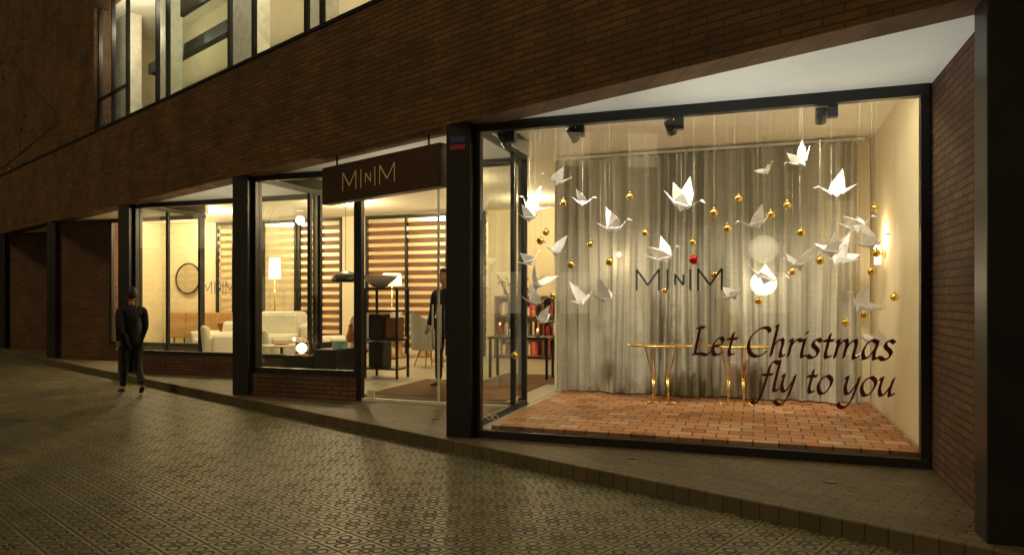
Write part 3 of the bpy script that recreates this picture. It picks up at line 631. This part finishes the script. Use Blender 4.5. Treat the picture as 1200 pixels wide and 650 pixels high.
# ------------------------------------------------------------------ people
def skinned(name,joints,edges,mat,parent,root=0,sub=2):
    me=bpy.data.meshes.new(name); me.from_pydata([j[0] for j in joints],edges,[]); o=bpy.data.objects.new(name,me); link(o,parent)
    md=o.modifiers.new('skin','SKIN'); md.use_smooth_shade=True
    for i,j in enumerate(joints):
        sv=me.skin_vertices[0].data[i]; r=j[1]; sv.radius=r if isinstance(r,tuple) else (r,r); sv.use_root=(i==root)
    s_=o.modifiers.new('sub','SUBSURF'); s_.levels=sub; s_.render_levels=sub
    me.materials.append(mat); return o
def person(name,loc,rz,walk=True,scale=1.0):
    e=empty(name,loc=loc,rz=rz); e.scale=(scale,)*3
    if walk:
        LH=[(.0,.09,.92),(.13,.09,.51),(.17,.09,.12)]; RH=[(.0,-.09,.92),(.03,-.09,.50),(-.20,-.09,.19)]
        lt=[(.15,.09,.07),(.33,.10,.045)]; rt=[(-.23,-.09,.14),(-.10,-.10,.035)]
        LA=[(.03,.19,1.42),(-.08,.23,1.14),(-.03,.22,.90)]; RA=[(.03,-.19,1.42),(.06,-.23,1.13),(.17,-.20,.93)]
    else:
        LH=[(0,.09,.92),(.02,.11,.5),(0,.12,.1)]; RH=[(0,-.09,.92),(.03,-.10,.5),(.02,-.11,.1)]
        lt=[(-.02,.12,.06),(.17,.14,.04)]; rt=[(0,-.11,.06),(.19,-.13,.04)]
        LA=[(.0,.19,1.42),(-.02,.25,1.13),(.08,.24,.90)]; RA=[(.0,-.19,1.42),(-.02,-.25,1.13),(.12,-.22,.93)]
    J=[((0,0,.95),(.12,.15)),(LH[0],.10),(LH[1],.068),(LH[2],.055),(RH[0],.10),(RH[1],.068),(RH[2],.055)]
    skinned('trousers',J,[(0,1),(1,2),(2,3),(0,4),(4,5),(5,6)],M_trous,e)
    J=[((.01,0,1.1),(.125,.16)),((0,0,.80),(.15,.185)),((.02,0,1.28),(.125,.17)),((.02,0,1.42),(.09,.13)),((.02,0,1.50),(.058,.062)),(LA[0],.072),(LA[1],.055),(LA[2],.042),(RA[0],.072),(RA[1],.055),(RA[2],.042)]
    skinned('coat',J,[(0,1),(0,2),(2,3),(3,4),(3,5),(5,6),(6,7),(3,8),(8,9),(9,10)],M_coat,e)
    for t in(lt,rt): skinned('shoe',[(t[0],(.05,.045)),((Vector(t[0])*.45+Vector(t[1])*.55),(.048,.035)),(t[1],(.04,.025))],[(0,1),(1,2)],M_shoe,e,0,1)
    skinned('neck',[((.02,0,1.48),.05),((.03,0,1.58),.05)],[(0,1)],M_skin,e)
    me=bpy.data.meshes.new('head'); bm=bmesh.new(); bmesh.ops.create_uvsphere(bm,u_segments=28,v_segments=20,radius=1)
    for v_ in bm.verts:
        x,y,z=v_.co; w=1-.22*max(0,-z)**1.5; X,Y,Z=x*.098*w,y*.076*w,z*.122
        if x>0:
            X+=.022*math.exp(-((y/.22)**2+((z+.12)/.22)**2))
            X-=.010*(math.exp(-(((y-.42)/.2)**2+((z-.08)/.14)**2))+math.exp(-(((y+.42)/.2)**2+((z-.08)/.14)**2)))
            X+=.006*math.exp(-((y/.35)**2+((z+.50)/.08)**2))+.008*math.exp(-((y/.3)**2+((z+.85)/.15)**2))
        v_.co=(X,Y,Z)
    bm.to_mesh(me); bm.free(); me.materials.append(M_skin)
    for p_ in me.polygons: p_.use_smooth=True
    h=bpy.data.objects.new('head',me); h.location=(.045,0,1.66); link(h,e)
    m=MB()
    for s_ in(-1,1):
        m.ball((.045,s_*.077,1.655),.03,M_skin,10,sx=.55,sy=.35); m.ball((.045+.078,s_*.030,1.668),.011,M_fabric,10); m.ball((.045+.087,s_*.030,1.668),.005,M_black,8)
    m.ball((.045+.086,0,1.603),.02,M_redst,10,sx=.3,sz=.3); m.obj('face_features',e)
    me=bpy.data.meshes.new('hair'); bm=bmesh.new(); bmesh.ops.create_uvsphere(bm,u_segments=28,v_segments=20,radius=1)
    for v_ in bm.verts:
        x,y,z=v_.co; k2=1+.04*math.sin(y*30+x*12)
        X,Y,Z=x*.108*k2-.010,y*.086*k2,z*.130+.012
        if z<.35 and x>.25: X=X*.35-.02
        if z<-.35: Z=-.04+(z+.35)*.05
        v_.co=(X,Y,Z)
    bm.to_mesh(me); bm.free(); me.materials.append(M_hair)
    for p_ in me.polygons: p_.use_smooth=True
    h=bpy.data.objects.new('hair',me); h.location=(.04,0,1.668); link(h,e)
    for A,s_ in((LA,1),(RA,-1)):
        w=Vector(A[2]); d=(w-Vector(A[1])).normalized(); sd=Vector((1,0,0)); sd=(sd-d*sd.dot(d)).normalized(); nn=d.cross(sd)
        skinned('palm',[(w-d*.01,(.026,.020)),(w+d*.045,(.036,.016)),(w+d*.085,(.034,.014))],[(0,1),(1,2)],M_skin,e,0,1)
        for fi,(o_,L_) in enumerate(((.027,.070),(.009,.080),(-.009,.074),(-.026,.058))):
            b=w+d*.075+sd*o_; c1=b+d*L_*.5+nn*s_*-.006; c2=c1+d*L_*.32-nn*s_*.016; c3=c2+d*L_*.2-nn*s_*.018
            skinned('finger',[(b,.0095),(c1,.0088),(c2,.008),(c3,.007)],[(0,1),(1,2),(2,3)],M_skin,e,0,1)
        b=w+d*.02+sd*.026; skinned('thumb',[(b,.012),(b+d*.025+sd*.022,.011),(b+d*.052+sd*.030,.009)],[(0,1),(1,2)],M_skin,e,0,1)
person('pedestrian',(-6.9,1.93,0),math.radians(155),True,.98)
person('customer',(-1.75,3.0,.212),math.radians(-100),False,1.02)
# ------------------------------------------------------------------ bare street tree
def tree(x,y):
    m=MB(); rnd=random.Random(21)
    def br(p,d,L_,r,lv):
        n=4; q=Vector(p); dd=Vector(d)
        for i in range(n):
            dd=(dd+Vector([rnd.uniform(-.16,.16) for _ in range(3)])+Vector((0,0,.03))).normalized(); q2=q+dd*L_/n; r2=r*(1-.13)
            m.rod(q,q2,r,r2,M_bark,7 if lv<2 else 4,False)
            if lv>=1 and lv<4 and rnd.random()<.8: br(q2,(dd+Vector([rnd.uniform(-.9,.9) for _ in range(3)])).normalized(),L_*rnd.uniform(.5,.75),r2*.55,lv+1)
            if lv>=3 and rnd.random()<.25:
                c_=q2; a=Vector([rnd.uniform(-1,1) for _ in range(3)]).normalized()*.035; b_=a.orthogonal().normalized()*.02
                m.add([c_,c_+a*.5+b_,c_+a,c_+a*.5-b_],[(0,1,2,3)],M_leaf)
            q=q2; r=r2
        if lv<3:
            for _ in range(3): br(q,(dd+Vector([rnd.uniform(-.7,.7) for _ in range(3)])).normalized(),L_*.7,r*.7,lv+1)
    br((0,0,0),(0,0,1),2.6,.085,0)
    br((0,0,3.0),(.6,.25,.55),1.3,.014,3)
    m.obj('street_tree',loc=(x,y,0))
    box('tree_pit',x-.4,x+.4,y-.4,y+.4,-.05,.006,M_soil)
tree(-6.45,-.75)
# ------------------------------------------------------------------ building on the other side of the street (unseen, added with glowing windows for the glass to reflect)
opp=empty('added_opposite_building',loc=B0,rz=BR)
box('facade',-34,24,-23.0,-22.6,0,13,M_stucco,opp)
m=MB(); fm=MB(); rnd=random.Random(11)
for fl_ in range(4):
    for i in range(19):
        x=-32+i*3; z=.9+fl_*3.2
        lit=rnd.random()<.38
        fm.box(x-.08,x+1.38,-22.595,-22.56,z-.08,z+1.88,M_steel)
        m.box(x,x+1.3,-22.555,-22.54,z,z+1.8,M_farwin if lit else M_black)
fm.obj('window_frames',opp); m.obj('windows',opp)
# ------------------------------------------------------------------ world, street ambience
w=bpy.data.worlds.new('World'); sc.world=w; w.use_nodes=True; nt=w.node_tree; bg=nt.nodes['Background']
sky=nt.nodes.new('ShaderNodeTexSky'); sky.sky_type='NISHITA'; sky.sun_disc=False; sky.sun_elevation=math.radians(3); sky.sun_rotation=math.radians(200)
nt.links.new(sky.outputs[0],bg.inputs[0]); bg.inputs[1].default_value=.008
s=bpy.data.lights.new('sun','SUN'); s.energy=.78; s.color=(1,.76,.34); s.angle=math.radians(12); so=bpy.data.objects.new('sun',s); link(so)
so.rotation_euler=Vector((.45,.62,-1.05)).to_track_quat('-Z','Y').to_euler()
# ------------------------------------------------------------------ camera
cam=bpy.data.cameras.new('camera'); co=bpy.data.objects.new('camera',cam); link(co)
co.location=(2.779,-6.89,1.6); co.rotation_euler=(math.radians(90),0,math.radians(19.17))
cam.sensor_width=36; cam.lens=24.6; cam.shift_y=.0192; cam.clip_end=500; cam.clip_start=.05
sc.camera=co
sc.view_settings.view_transform='Standard'; sc.view_settings.look='None'; sc.view_settings.exposure=0
